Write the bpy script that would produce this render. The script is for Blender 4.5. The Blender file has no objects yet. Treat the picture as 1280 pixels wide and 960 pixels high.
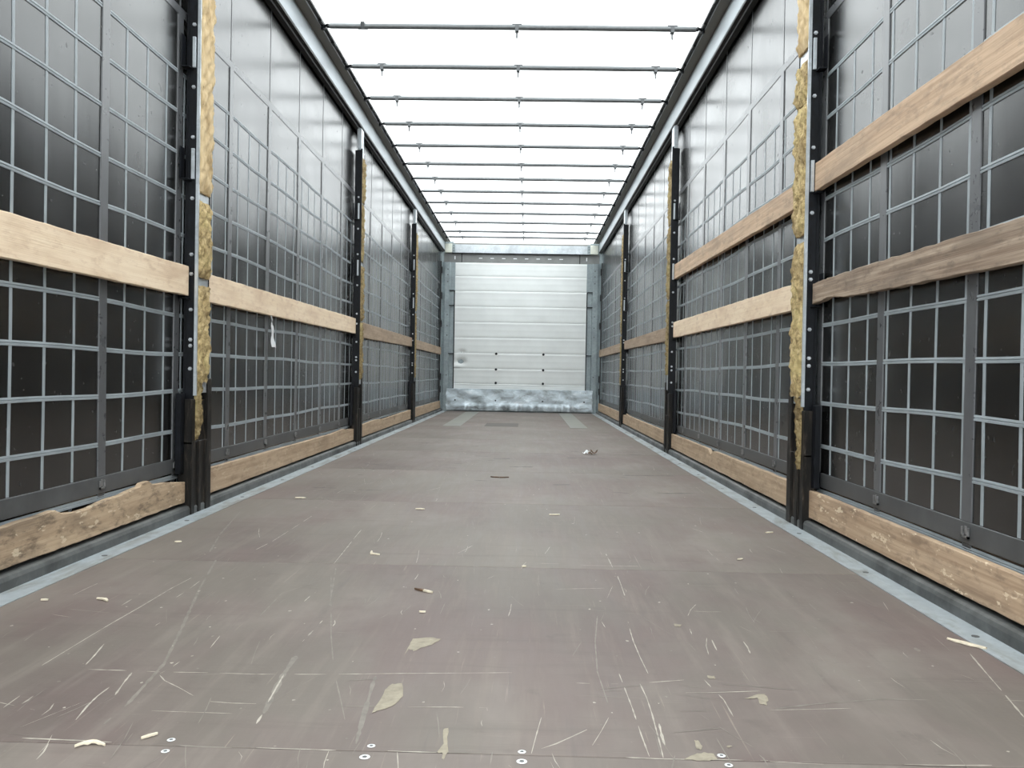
import bpy, bmesh, math, random
from mathutils import Vector, Matrix
from mathutils.geometry import tessellate_polygon

sc = bpy.context.scene
col = sc.collection
R = random.Random(7)

# ------------------------------------------------------------------ camera
cam_d = bpy.data.cameras.new('camera')
cam_d.sensor_fit = 'HORIZONTAL'
cam_d.sensor_width = 36.0
cam_d.lens = 1040.0 / 1280.0 * 36.0
cam_d.clip_start = 0.05
cam_d.clip_end = 200
cam = bpy.data.objects.new('camera', cam_d)
col.objects.link(cam)
CM = ((0.9996603700837623, -0.017798192421149113, 0.01903598777407943),
      (0.01922613923235453, 0.01057437657779499, -0.9997592400824356),
      (0.017592613626555585, 0.9997856804868385, 0.01091297572873686))
cam.matrix_world = Matrix.Translation((0.135, 0.0, 0.598)) @ Matrix(CM).to_4x4()
sc.camera = cam

# ------------------------------------------------------------------ world, light, exposure
SKY = 1.15
wd = bpy.data.worlds.new('overcast_sky')
sc.world = wd
wd.use_nodes = True
wn = wd.node_tree.nodes
wn.clear()
w_out = wn.new('ShaderNodeOutputWorld')
w_bg = wn.new('ShaderNodeBackground')
w_bg.inputs['Color'].default_value = (0.93, 0.985, 1.0, 1)
w_bg.inputs['Strength'].default_value = SKY
wd.node_tree.links.new(w_bg.outputs[0], w_out.inputs[0])

sc.view_settings.view_transform = 'Standard'
sc.view_settings.look = 'None'
sc.view_settings.gamma = 1.0
sc.view_settings.use_curve_mapping = False
sc.view_settings.exposure = 1.88
sc.cycles.max_bounces = 12
sc.cycles.diffuse_bounces = 6
sc.cycles.glossy_bounces = 6
sc.cycles.transmission_bounces = 6

# ------------------------------------------------------------------ node helpers
class NT:
    def __init__(self, name):
        self.m = bpy.data.materials.new(name)
        self.m.use_nodes = True
        self.t = self.m.node_tree
        self.t.nodes.clear()
        self.out = self.t.nodes.new('ShaderNodeOutputMaterial')
    def n(self, kind, **kw):
        nd = self.t.nodes.new(kind)
        for k, v in kw.items():
            if k in nd.inputs.keys():
                self.set(nd.inputs[k], v)
            else:
                setattr(nd, k, v)
        return nd
    def set(self, sock, v):
        if isinstance(v, bpy.types.NodeSocket):
            self.t.links.new(v, sock)
        else:
            sock.default_value = v
    def coord(self, scale=(1, 1, 1), rot=(0, 0, 0), rnd=True):
        tc = self.n('ShaderNodeTexCoord')
        mp = self.n('ShaderNodeMapping')
        self.t.links.new(tc.outputs['Object'], mp.inputs['Vector'])
        mp.inputs['Scale'].default_value = scale
        mp.inputs['Rotation'].default_value = rot
        if rnd:
            oi = self.n('ShaderNodeObjectInfo')
            mu = self.n('ShaderNodeMath', operation='MULTIPLY')
            self.t.links.new(oi.outputs['Random'], mu.inputs[0])
            mu.inputs[1].default_value = 37.0
            self.t.links.new(mu.outputs[0], mp.inputs['Location'])
        return mp.outputs[0]
    def noise(self, vec, scale=5, detail=4, rough=0.55, dist=0.0):
        nd = self.n('ShaderNodeTexNoise')
        self.t.links.new(vec, nd.inputs['Vector'])
        nd.inputs['Scale'].default_value = scale
        nd.inputs['Detail'].default_value = detail
        nd.inputs['Roughness'].default_value = rough
        nd.inputs['Distortion'].default_value = dist
        return nd.outputs['Fac']
    def ramp(self, fac, stops, interp='LINEAR'):
        r = self.n('ShaderNodeValToRGB')
        r.color_ramp.interpolation = interp
        e = r.color_ramp.elements
        while len(e) > 1:
            e.remove(e[0])
        for i, (p, c) in enumerate(stops):
            if not isinstance(c, (tuple, list)):
                c = (c, c, c)
            q = e[0] if i == 0 else e.new(p)
            q.position = p
            q.color = (c[0], c[1], c[2], 1)
        self.t.links.new(fac, r.inputs[0])
        return r.outputs[0]
    def mix(self, fac, a, b, mode='MIX'):
        m = self.n('ShaderNodeMix', data_type='RGBA', blend_type=mode)
        m.clamp_factor = True
        self.set(m.inputs[0], fac)
        for i, v in ((6, a), (7, b)):
            if isinstance(v, bpy.types.NodeSocket):
                self.t.links.new(v, m.inputs[i])
            else:
                m.inputs[i].default_value = (v[0], v[1], v[2], 1)
        return m.outputs[2]
    def math(self, op, a, b=0.0, c=None):
        m = self.n('ShaderNodeMath', operation=op)
        self.set(m.inputs[0], a)
        self.set(m.inputs[1], b)
        if c is not None:
            self.set(m.inputs[2], c)
        return m.outputs[0]
    def bump(self, h, strength=0.3, dist=0.01):
        b = self.n('ShaderNodeBump')
        b.inputs['Strength'].default_value = strength
        b.inputs['Distance'].default_value = dist
        self.t.links.new(h, b.inputs['Height'])
        return b.outputs[0]
    def pbr(self, color, rough=0.5, metal=0.0, ior=1.45, normal=None, spec=0.5):
        p = self.n('ShaderNodeBsdfPrincipled')
        for k, v in (('Base Color', color), ('Roughness', rough), ('Metallic', metal), ('IOR', ior)):
            if isinstance(v, (tuple, list)):
                v = (v[0], v[1], v[2], 1)
            self.set(p.inputs[k], v)
        p.inputs['Specular IOR Level'].default_value = spec
        if normal is not None:
            self.t.links.new(normal, p.inputs['Normal'])
        self.t.links.new(p.outputs[0], self.out.inputs[0])
        return self.m

def plain(name, c, rough=0.5, metal=0.0, var=0.25, scale=14.0, bump=0.08, spec=0.5):
    t = NT(name)
    v = t.coord()
    f = t.noise(v, scale, 5, 0.6)
    lo = tuple(x * (1 - var) for x in c)
    hi = tuple(min(1, x * (1 + var)) for x in c)
    cc = t.ramp(f, [(0.3, lo), (0.7, hi)])
    rr = t.math('ADD', t.math('MULTIPLY', f, 0.25), rough - 0.12)
    return t.pbr(cc, rr, metal, normal=t.bump(f, bump, 0.004), spec=spec)

def galvanised(name, c, rough=0.42, metal=0.55, spots=0.3):
    t = NT(name)
    v = t.coord()
    vo = t.n('ShaderNodeTexVoronoi')
    t.t.links.new(v, vo.inputs['Vector'])
    vo.inputs['Scale'].default_value = 45
    g = t.noise(v, 5, 5, 0.65)
    g2 = t.noise(t.coord((3, 3, 18)), 3, 4, 0.6)
    c0 = t.mix(vo.outputs['Color'], tuple(x * 0.88 for x in c), tuple(min(1, x * 1.1) for x in c))
    c1 = t.mix(t.ramp(g, [(0.45, 0.0), (0.72, 1.0)]), c0, tuple(x * (1 - spots) for x in c))
    c2 = t.mix(t.ramp(g2, [(0.55, 0.0), (0.8, 0.5)]), c1, tuple(min(1, x * 1.25) for x in c))
    return t.pbr(c2, t.ramp(g, [(0.3, rough - 0.08), (0.7, rough + 0.12)]), metal, normal=t.bump(g, 0.08, 0.004))

def wood(name, c1, c2, dirt=(0.1, 0.07, 0.05), dirt_amt=0.3, grain=1.0, rough=0.65, pale=0.0):
    t = NT(name)
    v = t.coord((9, 0.55, 22))
    g = t.noise(v, 3.0, 6, 0.6, 0.6)
    fine = t.noise(t.coord((60, 1.6, 120)), 2.0, 3, 0.6)
    big = t.noise(t.coord((2, 1.4, 5)), 2.2, 4, 0.6, 0.4)
    blot = t.noise(t.coord((4, 3.2, 9)), 3.5, 5, 0.7)
    knot = t.noise(t.coord((3, 3.0, 8)), 1.9, 1, 0.5)
    m = tuple((a + b) / 2 for a, b in zip(c1, c2))
    c = t.mix(grain, m, t.ramp(g, [(0.36, c2), (0.5, m), (0.62, c1)]))
    c = t.mix(t.math('MULTIPLY', t.ramp(fine, [(0.45, 0.0), (0.7, 1.0)]), 0.35 * grain), c, c2)
    c = t.mix(t.math('MULTIPLY', t.ramp(big, [(0.48, 0.0), (0.72, 1.0)]), dirt_amt), c, dirt)
    c = t.mix(t.math('MULTIPLY', t.ramp(blot, [(0.52, 0.0), (0.66, 1.0)]), dirt_amt * 0.9), c, dirt)
    c = t.mix(t.math('MULTIPLY', t.ramp(knot, [(0.72, 0.0), (0.78, 1.0)]), 0.55), c, tuple(x * 0.55 for x in c2))
    if pale:
        pb = t.noise(t.coord((6, 5, 14), rnd=True), 3.0, 3, 0.6)
        c = t.mix(t.math('MULTIPLY', t.ramp(pb, [(0.62, 0.0), (0.65, 1.0)]), pale), c, (0.75, 0.62, 0.45))
    return t.pbr(c, rough, 0.0, normal=t.bump(t.math('ADD', g, fine), 0.18, 0.004), spec=0.35)

# ------------------------------------------------------------------ materials
def m_tarp():
    t = NT('dark_glossy_tarpaulin')
    v = t.coord(rnd=False)
    haze = t.noise(t.coord((1, 1.2, 1.6), rnd=False), 1.7, 5, 0.6)
    drip = t.noise(t.coord((1, 9, 0.8), rnd=False), 2.5, 4, 0.6)
    spot = t.noise(v, 38, 2, 0.5)
    sx = t.n('ShaderNodeSeparateXYZ')
    t.t.links.new(v, sx.inputs[0])
    low = t.n('ShaderNodeMapRange')
    low.inputs[1].default_value = 0.7
    low.inputs[2].default_value = 0.05
    t.t.links.new(sx.outputs[2], low.inputs[0])
    d = t.math('MULTIPLY', t.ramp(haze, [(0.47, 0.0), (0.75, 1.0)]), t.ramp(drip, [(0.35, 0.15), (0.7, 1.0)]))
    d = t.math('ADD', t.math('MULTIPLY', d, 0.26), t.math('MULTIPLY', low.outputs[0], 0.06))
    c = t.mix(d, (0.0055, 0.0055, 0.0055), (0.10, 0.098, 0.09))
    c = t.mix(t.ramp(spot, [(0.74, 0.0), (0.77, 0.6)]), c, (0.02, 0.02, 0.02))
    rr = t.math('ADD', t.ramp(haze, [(0.3, 0.20), (0.75, 0.29)]), t.ramp(spot, [(0.72, 0.0), (0.78, 0.2)]))
    wav = t.noise(t.coord((1, 3, 1.2), rnd=False), 2.2, 2, 0.5)
    return t.pbr(c, rr, 0.0, ior=1.75, normal=t.bump(t.math('ADD', wav, t.math('MULTIPLY', drip, 0.25)), 0.10, 0.01))
TARP = m_tarp()
GRID = plain('grey_grid_band', (0.30, 0.335, 0.355), 0.45, 0.0, 0.16, 9, 0.05, 0.5)
STRAP = plain('dark_grey_webbing', (0.095, 0.098, 0.104), 0.30, 0.0, 0.15, 20, 0.02, 0.8)
HEM = plain('grey_hem_tarpaulin', (0.075, 0.078, 0.080), 0.42, 0.0, 0.3, 7)
BUCK = plain('buckle_metal', (0.26, 0.26, 0.26), 0.4, 0.5, 0.5, 60)
BLACK = plain('black_painted_steel', (0.0055, 0.0065, 0.009), 0.38, 0.0, 0.5, 25, 0.05, 0.3)
def m_sheath():
    t = NT('scuffed_black_sheath')
    f = t.noise(t.coord((10, 10, 2)), 4, 6, 0.7)
    c = t.ramp(f, [(0.3, (0.006, 0.006, 0.006)), (0.52, (0.013, 0.0115, 0.010)), (0.64, (0.045, 0.036, 0.028)), (0.75, (0.20, 0.18, 0.15))])
    return t.pbr(c, 0.5, 0.0, normal=t.bump(f, 0.3, 0.006), spec=0.25)
SHEATH = m_sheath()
RUBBER = plain('black_rubber', (0.016, 0.016, 0.016), 0.5, 0.0, 0.3, 20)
HOLE = plain('hole_dark', (0.003, 0.003, 0.004), 0.8)
BOLT = plain('zinc_bolt', (0.6, 0.62, 0.65), 0.35, 0.7)
GALV = galvanised('galvanised_steel', (0.56, 0.60, 0.63), 0.36, 0.5)
GALVG = galvanised('galvanised_corner_steel', (0.31, 0.36, 0.375), 0.45, 0.35, 0.25)
GALVS = galvanised('galvanised_floor_strip', (0.40, 0.44, 0.46), 0.45, 0.25, 0.5)
def m_strip():
    t = NT('dirty_galvanised_floor_strip')
    v = t.coord(rnd=False)
    a = t.noise(t.coord((5, 1.1, 1), rnd=False), 2.5, 6, 0.68, 0.5)
    b = t.noise(v, 16, 5, 0.65)
    c = t.ramp(b, [(0.3, (0.33, 0.365, 0.385)), (0.7, (0.47, 0.52, 0.545))])
    c = t.mix(t.ramp(a, [(0.48, 0.0), (0.66, 0.85)]), c, (0.245, 0.235, 0.21))
    c = t.mix(t.ramp(b, [(0.62, 0.0), (0.72, 0.6)]), c, (0.20, 0.20, 0.19))
    return t.pbr(c, t.ramp(a, [(0.4, 0.42), (0.7, 0.62)]), 0.2, normal=t.bump(b, 0.1, 0.003))
STRIPM = m_strip()
GALVD = galvanised('dull_kerb_steel', (0.125, 0.13, 0.128), 0.5, 0.3, 0.55)
RAIL = plain('bright_rail_steel', (0.50, 0.545, 0.575), 0.45, 0.2, 0.10, 2.2, 0.01)
BROWN = plain('grey_brown_rail_underside', (0.17, 0.16, 0.14), 0.55, 0.0, 0.1, 5)
WHITE = plain('white_ribbed_panel', (0.77, 0.795, 0.785), 0.38, 0.0, 0.05, 3, 0.03)
CREAM = plain('cream_block', (0.80, 0.82, 0.72), 0.5, 0.0, 0.08)
RECESS = plain('grey_recess_sheet', (0.21, 0.215, 0.21), 0.45, 0.2, 0.2, 6)
PAPER = plain('white_plastic', (0.82, 0.84, 0.85), 0.4, 0.0, 0.05)
CHIP = plain('pale_wood_splinter', (0.72, 0.64, 0.5), 0.7, 0.0, 0.2, 60)
LEAF = plain('dry_leaf', (0.12, 0.07, 0.04), 0.7, 0.0, 0.5, 80)
SCR = plain('bare_scratch', (0.44, 0.40, 0.34), 0.7, 0.0, 0.3, 30)
SCRF = plain('faint_scuff', (0.222, 0.198, 0.170), 0.6, 0.0, 0.25, 30)
DARKST = plain('dark_stain', (0.10, 0.085, 0.075), 0.6, 0.0, 0.3, 30)
TORN = plain('torn_plywood', (0.33, 0.29, 0.22), 0.75, 0.0, 0.2, 60, 0.4)

def m_kick():
    t = NT('scraped_kick_plate')
    v = t.coord(rnd=False)
    f = t.noise(t.coord((2, 2, 4), rnd=False), 2.6, 6, 0.65, 0.5)
    f2 = t.noise(v, 14, 4, 0.6)
    c = t.ramp(f, [(0.33, (0.27, 0.295, 0.305)), (0.45, (0.45, 0.51, 0.545)), (0.57, (0.60, 0.68, 0.735)), (0.68, (0.84, 0.90, 0.94))])
    c = t.mix(t.ramp(f2, [(0.62, 0.0), (0.72, 0.5)]), c, (0.16, 0.15, 0.14))
    return t.pbr(c, 0.38, 0.35, normal=t.bump(f, 0.3, 0.01))
KICK = m_kick()
CLIPM = plain('grey_clip_plastic', (0.10, 0.105, 0.11), 0.5)
TIPM = plain('pale_clip_tip', (0.26, 0.27, 0.28), 0.5)
WEAR = plain('dull_wear_plate', (0.245, 0.24, 0.21), 0.5, 0.1, 0.2, 5)
BOWM = galvanised('grey_bow_steel', (0.17, 0.18, 0.185), 0.4, 0.4, 0.15)

def m_foam(name, k):
    t = NT(name)
    v = t.coord()
    a = t.noise(v, 55, 6, 0.75)
    b = t.noise(v, 9, 4, 0.65)
    c = t.ramp(a, [(0.30, (0.10, 0.07, 0.035)), (0.42, (0.36, 0.27, 0.13)), (0.55, (0.64, 0.50, 0.26)), (0.7, (0.80, 0.68, 0.41))])
    c = t.mix(t.ramp(b, [(0.50, 0.0), (0.66, 0.6)]), c, (0.74, 0.63, 0.30))
    c = t.mix(t.ramp(b, [(0.32, 0.7), (0.46, 0.0)]), c, (0.26, 0.19, 0.10))
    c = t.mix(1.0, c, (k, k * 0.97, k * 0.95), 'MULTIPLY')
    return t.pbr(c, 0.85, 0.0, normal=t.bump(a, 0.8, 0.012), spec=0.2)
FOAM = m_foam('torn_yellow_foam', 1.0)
FOAMD = m_foam('darker_tan_foam', 0.62)  # darker foam: dirty lower pieces and all foam on the farther posts

def m_foam2():
    t = NT('smooth_tan_foam')
    v = t.coord((1, 1, 0.5))
    a = t.noise(v, 26, 5, 0.6)
    b = t.noise(v, 70, 2, 0.6)
    c = t.ramp(a, [(0.3, (0.36, 0.25, 0.13)), (0.46, (0.58, 0.43, 0.24)), (0.62, (0.68, 0.53, 0.32))])
    c = t.mix(t.ramp(b, [(0.68, 0.0), (0.76, 0.7)]), c, (0.16, 0.09, 0.04))
    return t.pbr(c, 0.8, 0.0, normal=t.bump(a, 0.4, 0.01), spec=0.2)
FOAMT = m_foam2()

def m_floor():
    t = NT('worn_phenolic_plywood_floor')
    v = t.coord(rnd=False)
    pan = t.n('ShaderNodeObjectInfo')
    big = t.noise(t.coord((1.2, 0.7, 1), rnd=False), 1.5, 5, 0.62, 0.4)
    tint = t.noise(t.coord((1.6, 0.9, 1)), 1.6, 4, 0.6)
    cross = t.noise(t.coord((0.6, 6.0, 1)), 3.0, 5, 0.65)
    longi = t.noise(t.coord((7.0, 0.55, 1), (0, 0, 0.12), rnd=False), 3.0, 5, 0.65)
    sc1 = t.noise(t.coord((60.0, 1.1, 1), (0, 0, 0.18), rnd=False), 2.0, 4, 0.6)
    sc2 = t.noise(t.coord((60.0, 1.4, 1), (0, 0, -0.3), rnd=False), 2.0, 4, 0.6)
    sc3 = t.noise(t.coord((1.6, 70.0, 1), (0, 0, 0.05), rnd=False), 2.0, 3, 0.6)
    gr = t.noise(v, 90, 3, 0.6)
    blot = t.noise(v, 7, 5, 0.65)
    c = t.ramp(big, [(0.30, (0.139, 0.109, 0.098)), (0.5, (0.190, 0.156, 0.138)), (0.7, (0.248, 0.213, 0.186))])
    c = t.mix(t.ramp(tint, [(0.46, 0.0), (0.58, 0.5)]), c, (0.181, 0.163, 0.136))
    c = t.mix(t.ramp(tint, [(0.36, 0.5), (0.46, 0.0)]), c, (0.172, 0.124, 0.115))
    c = t.mix(t.ramp(longi, [(0.52, 0.0), (0.72, 0.55)]), c, (0.269, 0.233, 0.201))
    c = t.mix(t.ramp(longi, [(0.26, 0.5), (0.42, 0.0)]), c, (0.116, 0.094, 0.086))
    c = t.mix(t.ramp(cross, [(0.58, 0.0), (0.8, 0.4)]), c, (0.116, 0.092, 0.081))
    c = t.mix(t.ramp(blot, [(0.62, 0.0), (0.76, 0.5)]), c, (0.111, 0.090, 0.081))
    s = t.math('MAXIMUM', t.ramp(sc1, [(0.665, 0.0), (0.72, 1.0)]), t.ramp(sc2, [(0.675, 0.0), (0.73, 1.0)]))
    s = t.math('MAXIMUM', s, t.math('MULTIPLY', t.ramp(sc3, [(0.69, 0.0), (0.74, 1.0)]), 0.7))
    s = t.math('MULTIPLY', s, t.ramp(blot, [(0.36, 0.0), (0.56, 0.55)]))
    c = t.mix(s, c, (0.371, 0.317, 0.262))
    c = t.mix(t.ramp(gr, [(0.70, 0.0), (0.78, 0.5)]), c, (0.390, 0.335, 0.278))
    c = t.mix(0.10, c, t.ramp(pan.outputs['Random'], [(0.0, (0.093, 0.072, 0.066)), (1.0, (0.297, 0.258, 0.229))]))
    rr = t.ramp(longi, [(0.3, 0.52), (0.7, 0.66)])
    return t.pbr(c, rr, 0.0, ior=1.5, normal=t.bump(t.math('ADD', gr, t.math('MULTIPLY', cross, 1.5)), 0.06, 0.004), spec=0.30)
FLOOR = m_floor()

def m_roof():
    t = NT('white_translucent_roof_tarpaulin')
    v = t.coord(rnd=False)
    a = t.noise(t.coord((1, 0.8, 1), rnd=False), 1.6, 5, 0.6)
    sp = t.noise(v, 11, 2, 0.5)
    c = t.ramp(a, [(0.3, (0.86, 0.865, 0.87)), (0.7, (0.93, 0.93, 0.925))])
    c = t.mix(t.ramp(sp, [(0.76, 0.0), (0.80, 0.35)]), c, (0.50, 0.50, 0.49))
    tr = t.n('ShaderNodeBsdfTranslucent')
    t.t.links.new(c, tr.inputs['Color'])
    df = t.n('ShaderNodeBsdfDiffuse')
    df.inputs['Color'].default_value = (0.8, 0.81, 0.81, 1)
    mx = t.n('ShaderNodeMixShader')
    mx.inputs[0].default_value = 0.10
    t.t.links.new(tr.outputs[0], mx.inputs[1])
    t.t.links.new(df.outputs[0], mx.inputs[2])
    t.t.links.new(mx.outputs[0], t.out.inputs[0])
    return t.m
ROOF = m_roof()
ASPH = plain('outdoor_asphalt', (0.14, 0.14, 0.135), 0.8, 0.0, 0.3, 3)

BIRCH = wood('pale_plywood', (0.93, 0.77, 0.58), (0.78, 0.60, 0.42), (0.56, 0.38, 0.25), 0.55, 0.6, 0.55)
BIRCHD = wood('dull_plywood', (0.44, 0.33, 0.235), (0.32, 0.23, 0.16), (0.13, 0.09, 0.06), 0.4, 0.8, 0.6)
PINE = wood('sawn_pine', (0.66, 0.48, 0.33), (0.47, 0.32, 0.21), (0.27, 0.20, 0.145), 0.55, 1.0, 0.65)
OLDG = wood('weathered_plank', (0.47, 0.37, 0.28), (0.22, 0.155, 0.11), (0.13, 0.10, 0.078), 0.6, 1.0, 0.75)
LOWD = wood('dirty_kick_board', (0.56, 0.42, 0.285), (0.42, 0.30, 0.195), (0.10, 0.075, 0.055), 0.75, 0.8, 0.75, 0.6)
LOWR = wood('splintered_kick_board', (0.56, 0.41, 0.28), (0.40, 0.275, 0.18), (0.16, 0.11, 0.08), 0.55, 1.0, 0.7, 0.9)
LOWC = wood('brown_kick_board', (0.56, 0.42, 0.29), (0.42, 0.30, 0.20), (0.20, 0.135, 0.085), 0.4, 0.9, 0.7, 0.25)

# ------------------------------------------------------------------ mesh helpers
class MB:
    def __init__(self):
        self.v, self.f, self.sm = [], [], []
    def add(self, vs, fs, smooth=False):
        o = len(self.v)
        self.v += [tuple(p) for p in vs]
        self.f += [tuple(i + o for i in q) for q in fs]
        self.sm += [smooth] * len(fs)
    def box(self, x0, x1, y0, y1, z0, z1):
        if x0 > x1: x0, x1 = x1, x0
        if y0 > y1: y0, y1 = y1, y0
        if z0 > z1: z0, z1 = z1, z0
        v = [(x, y, z) for z in (z0, z1) for y in (y0, y1) for x in (x0, x1)]
        self.add(v, [(0, 2, 3, 1), (4, 5, 7, 6), (0, 1, 5, 4), (2, 6, 7, 3), (0, 4, 6, 2), (1, 3, 7, 5)])
    def tube(self, pts, r, n=10, caps=True):
        pts = [Vector(p) for p in pts]
        rs = r if isinstance(r, (list, tuple)) else [r] * len(pts)
        rings = []
        for i, p in enumerate(pts):
            a = pts[max(i - 1, 0)]
            b = pts[min(i + 1, len(pts) - 1)]
            d = (b - a).normalized()
            u = d.cross(Vector((0, 0, 1)))
            if u.length < 1e-3: u = d.cross(Vector((0, 1, 0)))
            u.normalize()
            w = u.cross(d)
            rings.append([p + (u * math.cos(2 * math.pi * k / n) + w * math.sin(2 * math.pi * k / n)) * rs[i] for k in range(n)])
        vs = [q for g in rings for q in g]
        fs = []
        for i in range(len(pts) - 1):
            for k in range(n):
                fs.append((i * n + k, i * n + (k + 1) % n, (i + 1) * n + (k + 1) % n, (i + 1) * n + k))
        self.add(vs, fs, True)
        if caps:
            self.add(rings[0], [tuple(range(n))])
            self.add(rings[-1], [tuple(reversed(range(n)))])
    def prism(self, prof, axis, a, b):
        """closed 2D profile extruded along axis ('x','y','z') from a to b"""
        def mk(p, t):
            if axis == 'y': return (p[0], t, p[1])
            if axis == 'z': return (p[0], p[1], t)
            return (t, p[0], p[1])
        n = len(prof)
        vs = [mk(p, a) for p in prof] + [mk(p, b) for p in prof]
        fs = [(i, (i + 1) % n, n + (i + 1) % n, n + i) for i in range(n)]
        fs += [tuple(reversed(range(n))), tuple(range(n, 2 * n))]
        self.add(vs, fs)
    def grid(self, P, smooth=True, flip=False):
        """P[i][j] points"""
        n, m = len(P), len(P[0])
        vs = [q for row in P for q in row]
        fs = []
        for i in range(n - 1):
            for j in range(m - 1):
                q = (i * m + j, i * m + j + 1, (i + 1) * m + j + 1, (i + 1) * m + j)
                fs.append(tuple(reversed(q)) if flip else q)
        self.add(vs, fs, smooth)
    def mesh(self, name, mat, bevel=0.0, seg=2, recalc=True):
        me = bpy.data.meshes.new(name)
        me.from_pydata(self.v, [], self.f)
        me.polygons.foreach_set('use_smooth', self.sm)
        if bevel or recalc:
            bm = bmesh.new()
            bm.from_mesh(me)
            if recalc:
                bmesh.ops.recalc_face_normals(bm, faces=bm.faces)
            if bevel:
                es = [e for e in bm.edges if len(e.link_faces) == 2 and e.calc_face_angle(0) > 0.6]
                bmesh.ops.bevel(bm, geom=es, offset=bevel, segments=seg, affect='EDGES', clamp_overlap=True)
            bm.to_mesh(me)
            bm.free()
        me.materials.append(mat)
        return me
    def build(self, name, mat, parent=None, bevel=0.0, loc=None, recalc=True, seg=2):
        o = bpy.data.objects.new(name, self.mesh(name, mat, bevel, seg, recalc))
        col.objects.link(o)
        if parent is not None: o.parent = parent
        if loc is not None: o.location = loc
        return o

def tag(o, label=None, cat=None, group=None, kind=None):
    if label: o['label'] = label
    if cat: o['category'] = cat
    if group: o['group'] = group
    if kind: o['kind'] = kind
    return o

def empty(name, loc=(0, 0, 0)):
    o = bpy.data.objects.new(name, None)
    o.empty_display_size = 0.1
    o.location = loc
    col.objects.link(o)
    return o

def boxo(name, mat, b, parent=None, bevel=0.0, loc=None):
    m = MB()
    m.box(*b)
    return m.build(name, mat, parent, bevel, loc)

def ico(r, seed, jit=0.3, sub=1):
    bm = bmesh.new()
    bmesh.ops.create_icosphere(bm, subdivisions=sub, radius=r)
    q = random.Random(seed)
    for v in bm.verts: v.co *= 1 + q.uniform(-jit, jit)
    vs = [tuple(v.co) for v in bm.verts]
    fs = [tuple(v.index for v in f.verts) for f in bm.faces]
    bm.free()
    return vs, fs

Y0, YB = -0.12, 13.40      # rear end of the load space, front bulkhead
XI = 1.24                  # inner plane of posts, kerbs and rails
XC = 1.305                 # curtain plane
XF = 1.165                 # edge of the plywood floor

# ================================================================== large structure
# ground outside, under the trailer
g = boxo('ground', ASPH, (-25, 25, -25, 35, -1.35, -1.25))
tag(g, kind='structure')

# floor: bearer deck with plywood panels on it
floor = boxo('floor', GALVD, (-1.36, 1.36, Y0, YB + 0.03, -0.08, -0.024))
tag(floor, kind='structure')
JY = [Y0] + [1.304 + 1.275 * k for k in range(10)] + [YB]
for a, b in zip(JY[:-1], JY[1:]):
    m = MB()
    L = b - a
    m.box(-XF + 0.001, XF - 0.001, -L / 2 + 0.0015, L / 2 - 0.0015, -0.022, 0.0)
    m.build('floor_panel', FLOOR, floor, 0.0012, (0, (a + b) / 2, 0), seg=1)

# flush steel edge strips and kerbs
for s, nm in ((-1, 'trim_1'), (1, 'trim_2')):
    st = boxo(nm, STRIPM, (s * XF, s * 1.30, Y0, YB, -0.022, 0.001))
    tag(st, kind='structure')
    y = 0.7
    while y < 12.5:
        m = MB()
        m.tube([(s * (XF + 0.035), y, 0.0005), (s * (XF + 0.035), y, 0.0022)], 0.009, 10)
        m.build('rivet', GALVD, st)
        y += 0.6375
for s, nm in ((-1, 'baseboard_left'), (1, 'baseboard_right')):
    m = MB()
    m.prism([(s * 1.240, 0.001), (s * 1.240, 0.026), (s * 1.245, 0.036), (s * 1.254, 0.040), (s * 1.297, 0.040), (s * 1.297, 0.001)], 'y', Y0, YB)
    tag(m.build(nm, GALVD), kind='structure')

# cantrails along both roof edges
for s, nm in ((-1, 'trim_3'), (1, 'trim_4')):
    m = MB()
    m.prism([(s * 1.240, 2.590), (s * 1.246, 2.586), (s * 1.268, 2.590), (s * 1.268, 2.715), (s * 1.240, 2.722), (s * 1.2365, 2.700), (s * 1.2375, 2.620)], 'y', Y0, YB)
    rail = m.build(nm, RAIL)
    tag(rail, kind='structure')
    m = MB()
    m.prism([(s * 1.241, 2.588), (s * 1.241, 2.575), (s * 1.262, 2.573), (s * 1.264, 2.560), (s * 1.296, 2.560), (s * 1.299, 2.588)], 'y', Y0, YB)
    m.build('rubber_seal', RUBBER, rail)
    m = MB()
    m.box(s * 1.240, s * 1.172, Y0, YB, 2.7205, 2.733)
    m.box(s * 1.237, s * 1.33, Y0, YB, 2.7225, 2.733)
    m.build('rail_flange', BROWN, rail)
    m = MB()
    m.box(s * 1.1745, s * 1.1715, Y0, YB, 2.714, 2.733)
    m.build('flange_lip', GALV, rail)
    m = MB()
    m.box(s * 1.171, s * 1.150, Y0, YB, 2.722, 2.7365)
    m.build('roof_edge_rope', RUBBER, rail)
    y = 0.4
    while y < 13.2:
        m = MB()
        m.box(s * 1.170, s * 1.149, y, y + 0.06, 2.712, 2.7225)
        m.build('rope_clamp', RUBBER, rail, 0.003)
        y += 0.33

# roof tarpaulin
def roof_z(x, y):
    ph = ((y - 5.10) / 0.658) % 1.0
    sag = math.sin(math.pi * ph)
    return 2.7385 + 0.010 * (1 - (x / 1.2) ** 2) * (0.25 * sag) + 0.003 * sag
m = MB()
nx, ny = 14, 170
P = []
for i in range(ny + 1):
    y = Y0 + (YB + 0.08 - Y0) * i / ny
    P.append([(-1.335 + 2.67 * j / nx, y, roof_z(-1.335 + 2.67 * j / nx, y)) for j in range(nx + 1)])
m.grid(P, flip=True)
ceil = m.build('ceiling', ROOF, recalc=False)
tag(ceil, kind='structure')

# ------------------------------------------------------------------ front bulkhead
wf = boxo('wall_front', GALVG, (-1.40, 1.40, YB + 0.03, YB + 0.09, -0.08, 2.735))
tag(wf, kind='structure')
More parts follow.
